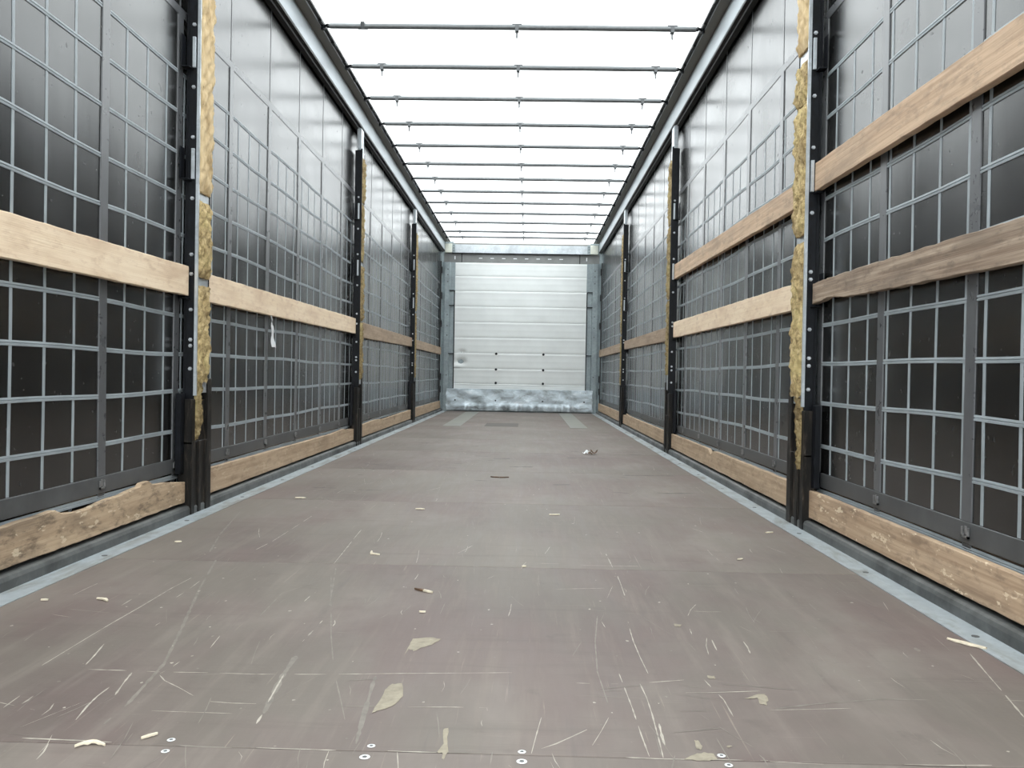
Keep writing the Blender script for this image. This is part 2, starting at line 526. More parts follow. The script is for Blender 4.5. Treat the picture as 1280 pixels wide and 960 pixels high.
# ribbed white planks
zs = [0.345, 0.447, 0.692, 0.943, 1.190, 1.440, 1.690, 1.940, 2.178, 2.395]
px0, px1 = -1.062, 1.052
for k, (z0, z1) in enumerate(zip(zs[:-1], zs[1:])):
    h = z1 - z0
    nxp, nzp = 56, 14
    q = random.Random(k)
    P = []
    for j in range(nzp + 1):
        t = j / nzp
        row = []
        for i in range(nxp + 1):
            x = px0 + (px1 - px0) * i / nxp
            d = 0.0
            if j in (0, nzp): d = 0.0035
            elif j == nzp - 1: d = -0.0022          # raised rib along the top edge
            elif j == nzp - 2: d = -0.002
            elif j == nzp // 2: d = -0.0012
            d += 0.0016 * math.sin(7 * x + 3 * k) * math.sin(3.1 * t)
            if k == 2:                              # dents by the left post
                d += 0.05 * math.exp(-((x + 0.955) / 0.06) ** 2 - ((z0 + h * t - 0.80) / 0.05) ** 2)
                d -= 0.022 * math.exp(-((x + 0.99) / 0.06) ** 2 - ((z0 + h * t - 0.73) / 0.03) ** 2)
            if k == 3:
                d += 0.030 * math.exp(-((x + 0.94) / 0.035) ** 2 - ((z0 + h * t - 0.955) / 0.03) ** 2)
            for _ in ():
                pass
            row.append((x, YB + 0.004 + d, z0 + 0.0012 + (h - 0.0024) * t))
        P.append(row)
    m = MB()
    m.grid(P)
    bk = [[(p[0], YB + 0.028, p[2]) for p in r] for r in (P[0], P[-1])]
    m.grid([bk[0], P[0]]); m.grid([P[-1], bk[1]])
    m.grid([[P[j][0], (P[j][0][0], YB + 0.028, P[j][0][2])] for j in range(nzp + 1)])
    m.grid([[P[j][-1], (P[j][-1][0], YB + 0.028, P[j][-1][2])] for j in range(nzp + 1)])
    m.build('panel', WHITE, wf)
for x in (-0.383, 0.377):
    for z in (0.464, 0.682, 0.934):
        m = MB()
        m.tube([(x, YB + 0.010, z), (x, YB - 0.010, z)], 0.020, 10)
        m.build('bolt', BLACK, wf, 0.003)
# corner posts: folded galvanised profile
for s in (-1, 1):
    m = MB()
    e = 1.063 if s < 0 else 1.053
    m.prism([(s * 1.272, YB - 0.02), (s * 1.225, YB - 0.035), (s * 1.150, YB - 0.035), (s * 1.132, YB - 0.012), (s * e, YB - 0.012), (s * e, YB + 0.028), (s * 1.272, YB + 0.028)], 'z', 0.002, 2.395)
    cp = m.build('corner_post', GALVG, wf)
    for z in (0.925, 1.70, 1.94):
        m = MB()
        m.box(s * (e + 0.012), s * (e + 0.095), YB - 0.040, YB - 0.0125, z - 0.006, z + 0.006)
        m.build('tie_bracket', BLACK, cp, 0.002)
    m = MB()
    m.box(s * (e + 0.001), s * (e + 0.014), YB - 0.022, YB - 0.012, 0.36, 1.94)
    m.build('groove', HOLE, cp)
    for z in (0.58, 1.22, 1.37, 1.55, 2.08, 2.19, 2.28):
        m = MB()
        m.tube([(s * 1.18, YB - 0.033, z), (s * 1.18, YB - 0.040, z)], 0.010, 8)
        m.build('rivet', GALVD, cp)
# kick plate, folded and battered along its lower edge
nxp, nzp = 150, 16
P = []
for j in range(nzp + 1):
    t = j / nzp
    z = 0.022 + 0.343 * t
    row = []
    for i in range(nxp + 1):
        x = -1.174 + 2.345 * i / nxp
        d = -0.055
        if t < 0.30: d -= 0.016 * (1 - abs(t - 0.15) / 0.15 * 0.5)
        w = max(0.0, 1 - t / 0.36)
        d += w * (0.018 * math.sin(17 * x + 1.3 * math.sin(5 * x)) + 0.012 * math.sin(43 * x + 2 * math.sin(9 * x)))
        d += 0.004 * math.sin(4 * x) + 0.003 * math.sin(11 * x + 9 * t)
        xe = 0.006 * math.sin(40 * z) if i in (0, nxp) else 0
        row.append((x + xe, YB + d, z))
    P.append(row)
m = MB()
m.grid(P)
m.grid([P[-1], [(p[0], YB + 0.0, p[2]) for p in P[-1]]])
m.grid([P[0], [(p[0], YB + 0.0, p[2]) for p in P[0]]])
for i in (0, -1):
    m.grid([[P[j][i], (P[j][i][0], YB + 0.0, P[j][i][2])] for j in range(nzp + 1)])
kick = m.build('kick_plate', KICK, wf)
for x in (-1.03, -0.38, 0.375, 1.04):
    m = MB()
    m.tube([(x, YB - 0.052, 0.18), (x, YB - 0.064, 0.18)], 0.013, 8)
    m.build('bolt', BLACK, kick)
# recessed grey sheet above the white planks
m = MB()
m.box(-1.25, 1.25, YB + 0.012, YB + 0.03, 2.397, 2.545)
rec = m.build('recess_sheet', RECESS, wf)
for x in (-0.965, 0.935):
    boxo('joint', HOLE, (x - 0.006, x + 0.006, YB + 0.009, YB + 0.013, 2.40, 2.54), rec)
for k in range(8):
    x = -0.66 + k * 0.185
    boxo('slot_marker', PAPER, (x - 0.028, x + 0.028, YB + 0.008, YB + 0.0125, 2.462, 2.474), rec)
for x in (-1.075, 1.045):
    boxo('slot_marker', PAPER, (x - 0.008, x + 0.008, YB + 0.008, YB + 0.0125, 2.445, 2.50), rec)
# header beam with cream end blocks
m = MB()
m.box(-1.118, 1.10, YB - 0.040, YB + 0.03, 2.545, 2.680)
hd = m.build('header_beam', GALV, wf, 0.004)
m = MB(); m.box(-1.118, 1.10, YB - 0.036, YB - 0.005, 2.538, 2.546); m.build('dark_edge', HOLE, hd)  # thin very dark strip along the beam's lower edge
for s in (-1, 1):
    a, b = (1.118, 1.232) if s < 0 else (1.100, 1.222)
    boxo('end_block', CREAM, (s * a, s * b, YB - 0.046, YB + 0.03, 2.550, 2.690), hd, 0.004)
    boxo('end_plate', GALVG, (s * (a - 0.05), s * (a - 0.001), YB - 0.044, YB - 0.039, 2.550, 2.690), hd, 0.001)
    for z in (2.575, 2.62, 2.66):
        m = MB()
        m.tube([(s * (a - 0.025), YB - 0.043, z), (s * (a - 0.025), YB - 0.050, z)], 0.008, 8)
        m.build('rivet', GALVD, hd)
m = MB(); m.box(-1.13, 1.13, YB - 0.030, YB + 0.03, 2.681, 2.700); m.build('gap_strip', BROWN, hd)  # plain brown strip in the gap above the beam
m = MB(); m.box(-1.10, 1.10, YB - 0.010, YB + 0.03, 2.701, 2.728); m.build('roof_seam', WHITE, hd)
# curtain hinge posts at the bulkhead
for s in (-1, 1):
    m = MB()
    m.box(s * 1.275, s * 1.296, YB - 0.10, YB - 0.022, 0.042, 2.555)
    hp = m.build('hinge_post', GALVG, wf)
    for z in (0.35, 0.55, 1.40, 1.85, 2.26):
        boxo('hinge', BLACK, (s * 1.264, s * 1.2745, YB - 0.095, YB - 0.03, z - 0.055, z + 0.055), hp, 0.004)
    boxo('dark_seal', RUBBER, (s * 1.2745, s * 1.296, YB - 0.115, YB - 0.1005, 0.052, 2.40), hp)

# rear corner posts beside the camera, outside the picture
for s, nm in ((-1, 'trim_5'), (1, 'trim_6')):
    tag(boxo(nm, GALVG, (s * 1.235, s * 1.36, Y0 - 0.10, 0.03, 0.052, 2.559), None, 0.006), kind='structure')

# ================================================================== side curtains
def cx(s, y, z):
    """inner surface of the curtain, slightly wavy"""
    q = 0.0022 * math.sin(1.9 * y + 0.8 * s) * math.sin(1.3 * z + 0.4) + 0.0016 * math.sin(10.7 * y + s) * math.sin(1.15 * z)
    q += 0.0012 * math.sin(4.3 * y + 2.0 * z + s)
    t = min(1.0, max(0.0, (0.172 - z) / 0.10))          # the lowest skirt swings out a little
    q += 0.022 * t * t * (3 - 2 * t)
    return XC + q
def strip(s, pts, w, prof, off=0.0):
    """raised band along pts [(y,z)] with across-profile [(offset -0.5..0.5, height)]"""
    P = []
    for i, (y, z) in enumerate(pts):
        a = pts[max(0, i - 1)]; b = pts[min(len(pts) - 1, i + 1)]
        dy, dz = b[0] - a[0], b[1] - a[1]
        l = math.hypot(dy, dz)
        ny, nz = -dz / l, dy / l
        row = []
        for (u, h) in prof:
            yy, zz = y + ny * u * w, z + nz * u * w
            row.append((s * (cx(s, y, z) - off - h), yy, zz))
        P.append(row)
    m = MB()
    m.grid(P, smooth=False, flip=(s > 0))
    return m
FLATP = [(-0.5, -0.001), (-0.47, 0.0016), (0.47, 0.0016), (0.5, -0.001)]
DBLP = [(-0.5, -0.001), (-0.46, 0.0030), (-0.10, 0.0034), (-0.03, 0.0008), (0.05, 0.0008), (0.12, 0.0030), (0.46, 0.0024), (0.5, -0.001)]
STRP = [(-0.5, -0.001), (-0.48, 0.0040), (0.48, 0.0040), (0.5, -0.001)]
HZ = [1.807, 1.640, 1.475, 1.312, 1.150, 0.985, 0.822, 0.662, 0.504, 0.338]
CY0, CY1 = 0.03, YB - 0.02

def sagz(s, y, z, k):
    return z + 0.004 * math.sin(2.1 * y + k * 1.7 + s) + 0.003 * math.sin(5.3 * y + k)

def curtain(s, label):
    root = empty('side_curtain', (0, 0, 0))
    tag(root, label, 'curtain', 'side curtains')
    ny, nz = 150, 70
    zb, zt = -0.03, 2.722
    P = []
    for i in range(ny + 1):
        y = CY0 + (CY1 - CY0) * i / ny
        P.append([(s * cx(s, y, zb + (zt - zb) * j / nz), y, zb + (zt - zb) * j / nz) for j in range(nz + 1)])
    m = MB()
    m.grid(P, flip=(s < 0))
    back = [[(p[0] + s * 0.003, p[1], p[2]) for p in r] for r in P]
    m.grid(back, flip=(s > 0))
    m.build('tarpaulin', TARP, root, recalc=False)
    # horizontal reinforcing bands
    ys = [CY0 + (CY1 - CY0) * i / 90 for i in range(91)]
    for k, z in enumerate(HZ):
        strip(s, [(y, sagz(s, y, z, k)) for y in ys], 0.0165, DBLP).build('horizontal_band', GRID, root, recalc=False)
    strip(s, [(y, 0.158 + 0.0015 * math.sin(3 * y)) for y in ys], 0.020, DBLP).build('horizontal_band', GRID, root, recalc=False)
    strip(s, [(y, 2.052) for y in ys], 0.036, FLATP, 0.0006).build('welded_band', STRAP, root, recalc=False)
    hem = strip(s, [(y, 0.203) for y in ys], 0.058, FLATP, 0.0034)
    hem.build('hem_band', HEM, root, recalc=False)
    # straps
    st = [2.78 + 0.588 * k for k in range(-4, 19)] if s < 0 else [2.216 + 0.572 * k for k in range(-3, 20)]
    thin = []
    if s < 0:
        y = 2.442 - 0.1625 * 14
        while y < CY1 - 0.05:
            thin.append(y); y += 0.1625
        ext = [2.786, 3.443]
    else:
        thin = [2.148 - 0.161 * k for k in range(13)] + [2.249 + 0.1633 * k for k in range(7)]
        y = 3.395
        while y < CY1 - 0.05:
            thin.append(y); y += 0.1633
        ext = []
    for y in thin:
        if y < CY0 + 0.03: continue
        zz = [0.233, 0.34, 0.45, 0.7, 0.95, 1.2, 1.45, 1.65, HZ[0]]
        strip(s, [(y + 0.0015 * math.sin(9 * z + y), z) for z in zz], 0.0125, FLATP).build('vertical_band', GRID, root, recalc=False)
        strip(s, [(y, -0.02), (y, 0.06), (y, 0.11), (y, 0.149)], 0.0125, FLATP).build('vertical_band', GRID, root, recalc=False)
    for y in st:
        if y < CY0 + 0.04 or y > CY1 - 0.03: continue
        zz = [0.233, 0.5, 0.8, 1.1, 1.4, 1.7, 2.033]
        strip(s, [(y + 0.003 * math.sin(2.2 * z + y), z) for z in zz], 0.050, STRP).build('strap', STRAP, root, recalc=False)
        strip(s, [(y, 2.071), (y, 2.3), (y, 2.5), (y, 2.715)], 0.012, FLATP).build('strap_seam', STRAP, root, recalc=False)
        strip(s, [(y, -0.02), (y, 0.06), (y, 0.11), (y, 0.174)], 0.044, STRP).build('strap', STRAP, root, recalc=False)
        m = MB()
        x = cx(s, y, 0.205) - 0.006
        m.box(s * (x - 0.005), s * x, y - 0.022, y + 0.012, 0.190, 0.196)
        m.box(s * (x - 0.005), s * x, y - 0.022, y - 0.016, 0.190, 0.218)
        m.box(s * (x - 0.005), s * x, y + 0.006, y + 0.012, 0.190, 0.218)
        m.box(s * (x - 0.003), s * x, y - 0.010, y - 0.001, 0.199, 0.221)
        m.build('buckle', BUCK, root)
    return root
curtain(-1, 'dark grey side curtain with pale grid bands, forming the left side of the trailer')
curtain(1, 'dark grey side curtain with pale grid bands, forming the right side of the trailer')

# ================================================================== roof bows
bow_y = [5.10, 5.765, 6.425, 7.08, 7.745, 8.415, 9.04, 9.668, 10.297, 10.959, 11.63, 12.36, 12.86]
off_y = [5.10 - 0.66 * k for k in range(1, 8)]
ORD = ['first', 'second', 'third', 'fourth', 'fifth', 'sixth', 'seventh', 'eighth', 'ninth', 'tenth', 'eleventh', 'twelfth', 'thirteenth']
BZ = 2.7170
def bow_mesh():
    out = []
    m = MB(); m.tube([(-1.118, 0, 0), (-0.4, 0, 0.0015), (0.4, 0, 0.0015), (1.118, 0, 0)], 0.0165, 14); out.append(('pipe', m.mesh('pipe', BOWM)))
    for s in (-1, 1):
        m = MB()
        m.box(s * 1.095, s * 1.135, -0.010, 0.010, -0.010, 0.008)
        m.tube([(s * 1.120, -0.03, -0.004), (s * 1.160, -0.005, -0.010), (s * 1.160, 0.02, -0.010)], 0.008, 8)
        m.tube([(s * 1.1585, 0, -0.024), (s * 1.1585, 0, 0.002)], 0.013, 8)
        out.append(('carriage', m.mesh('carriage', BLACK)))
    return out
BM_ = bow_mesh()
def clip_mesh():
    m = MB()
    m.box(-0.030, 0.030, -0.012, 0.012, 0.0145, 0.0195)
    m.box(-0.011, 0.011, -0.018, 0.018, -0.026, 0.015)
    m.box(-0.006, 0.006, -0.005, 0.005, -0.042, -0.026)
    a = m.mesh('clip', CLIPM)
    m = MB()
    m.tube([(0, 0, -0.040), (0, 0, -0.058), (0, 0, -0.068)], [0.007, 0.0065, 0.003], 8)
    return a, m.mesh('clip_tip', TIPM)
CLIP = clip_mesh()
for k, y in enumerate(bow_y + off_y):
    o = empty('roof_bow', (0, y, BZ))
    if k < len(bow_y):
        tag(o, ORD[k] + ' grey steel roof bow from the top of the picture, under the white roof' if k < 12 else
            'grey steel roof bow nearest the front wall header, under the white roof', 'roof bow', 'roof bows')
    else:
        tag(o, 'grey steel roof bow overhead, nearer than the top edge of the picture', 'roof bow', 'roof bows')
    for nm, me in BM_:
        c = bpy.data.objects.new(nm, me); col.objects.link(c); c.parent = o
    for i, x in enumerate((-0.913, 0.03, 0.975)):
        c = bpy.data.objects.new('clip', CLIP[0]); col.objects.link(c); c.parent = o; c.location = (x, 0, 0)
        if k == 0 and i == 0:
            c.rotation_euler = (math.radians(-150), 0, 0.0); c.location = (x, 0, 0.002)
            continue
        d = bpy.data.objects.new('clip_tip', CLIP[1]); col.objects.link(d); d.parent = c

# ================================================================== side posts
def foam_piece(s, v0, v1, z0, z1, thick, seed, rough=1.0, taper=0.0):
    q = random.Random(seed)
    nz = max(4, int((z1 - z0) / 0.011)); nv = 9
    ph = [q.uniform(0, 6.28) for _ in range(8)]
    P = []
    for i in range(nz + 1):
        z = z0 + (z1 - z0) * i / nz
        t = i / nz
        endw = min(1.0, min(t, 1 - t) * nz / 3.0)
        lo = 0.006 * math.sin(31 * z + ph[0]) + 0.004 * math.sin(83 * z + ph[1]) + q.uniform(-0.003, 0.003)
        hi = 0.008 * math.sin(23 * z + ph[2]) + 0.005 * math.sin(71 * z + ph[3]) + q.uniform(-0.004, 0.004)
        a = v0 + max(0, lo) * rough
        b = v1 + hi * rough - taper * (1 - t) * (v1 - v0)
        row = [(-s * -0.004, a, z)]
        for j in range(nv + 1):
            w = j / nv
            edge = min(1.0, min(w, 1 - w) * 5 + 0.35)
            h = thick * (0.55 + 0.45 * edge) * (0.4 + 0.6 * endw)
            h += rough * (0.0035 * math.sin(47 * z + 9 * w + ph[4]) + 0.003 * math.sin(97 * z - 13 * w + ph[5]) + q.uniform(-0.0035, 0.0035))
            jag = rough * q.uniform(-0.006, 0.006) if i in (0, nz) else 0
            row.append((-s * max(0.001, h), a + (b - a) * w, z + jag))
        row.append((-s * -0.004, b, z))
        P.append(row)
    m = MB()
    m.grid(P, smooth=True)
    m.add(P[0], [tuple(range(len(P[0])))])
    m.add(P[-1], [tuple(range(len(P[-1])))])
    return m

def post(s, Yp, label, foams, seed, bolts, pockets, near):
    x = lambda u: -s * u
    root = empty('side_post', (s * XI, Yp, 0))
    tag(root, label, 'post', 'side posts')
    D = 0.150 if near else 0.150
    # channel: rear flange facing the camera, web outside, front flange
    m = MB()
    m.box(x(-0.036), x(0.0), 0.0, 0.006, 0.05, 2.39)
    m.box(x(-0.050), x(-0.036), 0.008, D - 0.008, 0.05, 2.39)
    m.box(x(-0.036), x(0.0), D - 0.006, D, 0.05, 2.39)
    m.build('channel', BLACK, root, 0.0015, seg=1)
    m = MB()
    m.box(x(-0.008), x(-0.003), 0.007, D - 0.007, 0.50, 2.39)
    m.build('back_plate', GALV, root)
    m = MB()
    m.box(x(-0.002), x(0.010), -0.0015, 0.0035, 0.49, 2.40)
    m.box(x(-0.002), x(0.010), 0.0035, 0.008, 0.49, 2.40)
    m.build('edge_strip', GALV if near else BLACK, root)
    m = MB()
    m.box(x(-0.030), x(-0.004), 0.012, D - 0.03, 2.392, 2.57)
    m.box(x(-0.034), x(-0.012), -0.004, 0.003, 2.40, 2.57)
    m.build('post_head', GALV, root, 0.003)
    # perforation of the rear flange
    m = MB()
    z = 0.56
    i = 0
    while z < 2.36:
        u = -0.012 if i % 2 else -0.012
        m.box(x(u - 0.006), x(u + 0.003), -0.0006, 0.0004, z, z + 0.022)
        z += 0.052; i += 1
    h = m.build('perforation', HOLE, root); h['kind'] = 'stuff'
    for z in bolts:
        m = MB()
        m.tube([(x(-0.016), 0.0, z), (x(-0.016), -0.006, z)], [0.0085, 0.0075], 6)
        m.tube([(x(-0.016), -0.006, z), (x(-0.016), -0.010, z)], [0.005, 0.004], 8)
        m.build('bolt', BOLT, root)
    # slat pockets on both sides
    for z0 in pockets:
        for side in (0, 1):
            m = MB()
            ya, yb = (-0.045, -0.001) if side == 0 else (D + 0.001, D + 0.045)
            zz = z0[side]
            m.box(x(-0.0525), x(-0.0500), ya, yb, zz - 0.004, zz + 0.13)
            m.box(x(-0.0500), x(-0.018), ya, yb, zz - 0.005, zz - 0.001)
            m.build('slat_pocket', BLACK, root, 0.001, seg=1)
        z0 = z0[0]
        if z0 < 1.2: continue
        m = MB()
        m.box(x(-0.019), x(-0.006), -0.012, -0.002, z0 + 0.003, z0 + 0.128)
        m.build('pocket_lip', GALV, root, 0.001, seg=1)
    for k, (z0, z1, th, v1, kind) in enumerate(foams):
        mt, rg = (FOAMT, 0.7) if kind == 't' else (FOAM, 1.0)
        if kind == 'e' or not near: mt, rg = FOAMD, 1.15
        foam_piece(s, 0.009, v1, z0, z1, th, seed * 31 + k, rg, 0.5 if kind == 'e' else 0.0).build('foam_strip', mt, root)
    # lower sheath
    prof = [(x(-0.052), -0.022), (x(0.0045), -0.022), (x(0.0045), 0.012), (x(-0.003), 0.018), (x(-0.003), 0.050), (x(0.0035), 0.055),
            (x(0.0035), 0.082), (x(-0.003), 0.088), (x(-0.003), 0.128), (x(0.0045), 0.134), (x(0.0045), 0.186), (x(-0.052), 0.186)]
    m = MB()
    # staggered tops: three bars over one body
    m.prism(prof, 'z', 0.0015, 0.30)
    m.prism([(x(-0.052), -0.022), (x(0.0040), -0.022), (x(0.0040), 0.010), (x(-0.052), 0.010)], 'z', 0.29, 0.475)
    m.prism([(x(-0.052), 0.140), (x(0.0040), 0.140), (x(0.0040), 0.186), (x(-0.052), 0.186)], 'z', 0.29, 0.56)
    m.prism([(x(-0.052), 0.010), (x(-0.008), 0.010), (x(-0.008), 0.140), (x(-0.052), 0.140)], 'z', 0.29, 0.47)
    m.build('lower_sheath', SHEATH, root, 0.002, seg=1)
    m = MB()
    m.box(x(-0.050), x(-0.026), -0.060, -0.024, 0.170, 0.50)
    m.build('black_side_box', BLACK, root, 0.003, seg=1)  # plain black box beside the sheath, on the camera side
    return root

PK = [(1.83, 1.83), (1.375, 1.375), (0.89, 0.882)]
PKR1 = [(1.83, 1.83), (1.345, 1.322), (0.892, 0.888)]
PKR2 = [(1.83, 1.83), (1.360, 1.37), (0.904, 0.89)]
B_L = [2.01, 1.755, 1.55, 1.30, 1.07, 0.99, 0.843, 0.72, 0.695, 0.60]
B_R = [1.98, 1.73, 1.525, 1.265, 1.03, 1.00, 0.80, 0.685, 0.655, 0.56]
V = 0.136
post(-1, 3.40, 'near left black side post with a wide torn yellow foam strip', [(1.335, 2.39, 0.017, V + 0.006, 't'), (0.985, 1.295, 0.018, V + 0.002, 'r'), (0.545, 0.945, 0.016, V - 0.004, 'r'), (0.31, 0.54, 0.008, 0.085, 'e')], 1, B_L, PK, True)
post(-1, 6.70, 'middle left black side post, second from the camera on the left', [(1.98, 2.33, 0.016, V, 't'), (1.50, 1.96, 0.014, V - 0.02, 't'), (1.02, 1.46, 0.015, V, 't'), (0.54, 1.00, 0.015, V - 0.012, 'r')], 2, B_L, PK, False)
post(-1, 9.96, 'far left black side post, nearest the front wall on the left', [(1.35, 2.28, 0.014, V, 't'), (0.55, 1.32, 0.013, V - 0.02, 'r')], 3, B_L, PK, False)
post(1, 3.35, 'near right black side post with a ragged bright yellow foam strip', [(1.935, 2.39, 0.018, V, 't'), (1.715, 1.885, 0.020, V + 0.004, 'r'), (1.185, 1.71, 0.020, V + 0.002, 'r'), (0.53, 1.155, 0.018, V + 0.004, 'r'), (0.24, 0.525, 0.008, 0.09, 'e')], 4, B_R, PKR1, True)
post(1, 6.53, 'middle right black side post, second from the camera on the right', [(1.80, 2.30, 0.016, V, 't'), (1.22, 1.78, 0.016, V, 't'), (0.62, 1.20, 0.014, V - 0.012, 'r')], 5, B_R, PKR2, False)
post(1, 9.83, 'far right black side post, nearest the front wall on the right', [(1.10, 2.28, 0.014, V, 't'), (0.50, 1.08, 0.013, V - 0.02, 't')], 6, B_R, PK, False)

# ================================================================== wooden boards
def board(s, y0, y1, za0, za1, zb0, zb1, mat, label, th=0.026, top=None, bot=None, xin=1.261, seed=0, wav=0.0012, group='wooden side boards', end=0.0):
    """board on side s; bottom edge za0->za1 and top edge zb0->zb1 between y0 and y1; top/bot: extra (y,dz) points"""
    q = random.Random(seed)
    n = 60
    yc, zc = (y0 + y1) / 2, (za0 + zb0 + za1 + zb1) / 4
    def lerp(tab, y):
        if not tab: return 0.0
        if y <= tab[0][0]: return tab[0][1]
        for (a, da), (b, db) in zip(tab[:-1], tab[1:]):
            if a <= y <= b: return da + (db - da) * (y - a) / (b - a)
        return tab[-1][1]
    ys = sorted(set([y0 + (y1 - y0) * i / n for i in range(n + 1)] + [p[0] for p in (top or []) + (bot or []) if y0 < p[0] < y1]))
    P = []
    for y in ys:
        t = (y - y0) / (y1 - y0)
        zb = za0 + (za1 - za0) * t + lerp(bot, y) + wav * q.uniform(-1, 1)
        zt = zb0 + (zb1 - zb0) * t + lerp(top, y) + wav * q.uniform(-1, 1)
        e = 0.0022
        xi, xo = xin, xin + th
        dy = 0
        if end and y == ys[-1]: pass
        ring = [(xi, zb + e), (xi, zb + (zt - zb) * 0.33), (xi, zb + (zt - zb) * 0.67), (xi, zt - e), (xi + e, zt), (xo - e, zt), (xo, zt - e), (xo, zb + e), (xo - e, zb), (xi + e, zb)]
        P.append([(s * a, y - yc, z - zc) for a, z in ring])
    P = [[(p[0] - s * (xin + th / 2), p[1], p[2]) for p in r] for r in P]
    m = MB()
    k = len(P[0])
    vs = [p for r in P for p in r]
    fs = []
    for i in range(len(P) - 1):
        for j in range(k):
            fs.append((i * k + j, i * k + (j + 1) % k, (i + 1) * k + (j + 1) % k, (i + 1) * k + j))
    fs.append(tuple(range(k))); fs.append(tuple((len(P) - 1) * k + j for j in range(k)))
    m.add(vs, fs)
    o = m.build('wooden_board', mat)
    o.location = (s * (xin + th / 2), yc, zc)
    tag(o, label, 'board', group)
    return o

# left side
board(-1, 0.045, 3.385, 0.862, 0.899, 0.992, 1.019, BIRCH, 'pale plywood board crossing the nearest left bay at mid height', seed=1)
board(-1, 0.045, 3.375, 0.052, 0.052, 0.168, 0.168, LOWD, 'dirty brown bottom board of the nearest left bay with a chipped top edge', seed=2, th=0.022, wav=0.0016,
      top=[(2.0, -0.004), (2.33, 0.002), (2.44, 0.004), (2.49, -0.014), (2.56, -0.020), (2.63, -0.022), (2.72, -0.011), (2.85, -0.007), (2.98, 0.002), (3.00, 0.012), (3.05, 0.013), (3.09, -0.004), (3.12, -0.006), (3.2, -0.010), (3.36, -0.030)])
board(-1, 3.592, 6.690, 0.892, 0.909, 1.014, 1.032, BIRCH, 'pale plywood board in the second left bay, with a white tag below it', seed=3)
board(-1, 3.592, 6.672, 0.051, 0.051, 0.164, 0.142, LOWC, 'tan bottom board of the second left bay, above the kerb', seed=4, th=0.022, top=[(3.6, 0), (5.9, 0.006), (6.3, 0.018), (6.45, 0.008), (6.67, 0.0)])
board(-1, 6.895, 9.945, 0.887, 0.917, 1.018, 1.022, BIRCHD, 'dull brown board in the third left bay at mid height', seed=5)
board(-1, 6.895, 9.935, 0.051, 0.051, 0.150, 0.160, LOWC, 'brown bottom board of the third left bay, above the kerb', seed=6, th=0.022, top=[(6.9, 0), (7.6, 0.012), (8.1, -0.006), (9.9, 0)])
board(-1, 10.155, 13.285, 0.905, 0.905, 1.018, 1.018, BIRCHD, 'dull brown mid height board in the farthest left bay', seed=7)
board(-1, 10.155, 13.285, 0.051, 0.051, 0.165, 0.165, LOWC, 'short looking bottom board of the farthest left bay, by the front wall', seed=8, th=0.022)
# right side
board(1, 0.045, 3.336, 1.322, 1.349, 1.446, 1.460, PINE, 'tan sawn board highest in the nearest right bay', th=0.026, seed=11)
board(1, 0.045, 3.336, 0.850, 0.899, 0.968, 0.990, OLDG, 'weathered grey brown board at mid height of the nearest right bay', th=0.026, seed=12, wav=0.002,
      bot=[(2.6, 0), (3.0, 0.004), (3.10, 0.012), (3.18, 0.016), (3.24, 0.006), (3.33, 0.0)], top=[(2.0, 0.0), (2.8, 0.0), (3.2, -0.004), (3.33, -0.010)])
board(1, 0.045, 3.325, 0.052, 0.052, 0.158, 0.160, LOWR, 'tan bottom board of the nearest right bay with pale splintered chips', th=0.022, seed=13)
board(1, 3.542, 6.515, 1.327, 1.365, 1.432, 1.480, PINE, 'tan sawn board high in the second right bay', th=0.026, seed=14)
board(1, 3.542, 6.515, 0.893, 0.910, 1.007, 1.031, BIRCH, 'pale plywood board at mid height of the second right bay', seed=15)
board(1, 3.542, 6.505, 0.052, 0.052, 0.163, 0.161, LOWC, 'brown bottom board of the second right bay with a knocked out knot', th=0.022, seed=16, wav=0.0016, top=[(5.0, 0), (5.05, -0.006), (5.12, -0.03), (5.17, -0.006), (5.2, 0)])
board(1, 6.722, 9.815, 0.896, 0.920, 1.011, 1.018, BIRCHD, 'dull brown board at mid height of the third right bay', seed=17)
board(1, 6.722, 9.805, 0.051, 0.051, 0.160, 0.165, LOWC, 'brown bottom board of the third right bay with a notched far end', th=0.022, seed=18, top=[(9.2, 0), (9.5, 0.012), (9.52, -0.012), (9.8, -0.012)])
board(1, 10.022, 13.285, 0.905, 0.905, 1.011, 1.016, BIRCHD, 'dull brown mid height board in the farthest right bay', seed=19)
board(1, 10.022, 13.285, 0.051, 0.051, 0.165, 0.168, LOWC, 'dusty bottom board of the farthest right bay, by the front wall', th=0.022, seed=20)

# white tag hanging below the left plywood board
t = empty('hanging_tag', (-1.262, 4.52, 0.885))
tag(t, 'white twisted plastic strip hanging below the pale left board', 'tag')
m = MB()
m.tube([(0, -0.035, 0.010), (0.002, -0.020, -0.010), (0.0, -0.022, -0.030), (0.002, -0.024, -0.042)], 0.004, 6)
m.build('cord', PAPER, t)
P = []
for i in range(13):
    q = i / 12
    w = 0.010 + 0.006 * abs(math.sin(6 * q)) + (0.024 * max(0, q - 0.4) / 0.6)
    c = -0.022 + 0.040 * q
    z = -0.040 - 0.118 * q
    P.append([(0.003 * math.sin(7 * q), c - w, z), (0.008 + 0.003 * math.sin(9 * q), c, z), (0.003 * math.cos(7 * q), c + w, z - 0.004 * q)])
m = MB(); m.grid(P)
m.grid([[(p[0] - 0.0015, p[1], p[2]) for p in r] for r in P])
m.build('strip', PAPER, t)

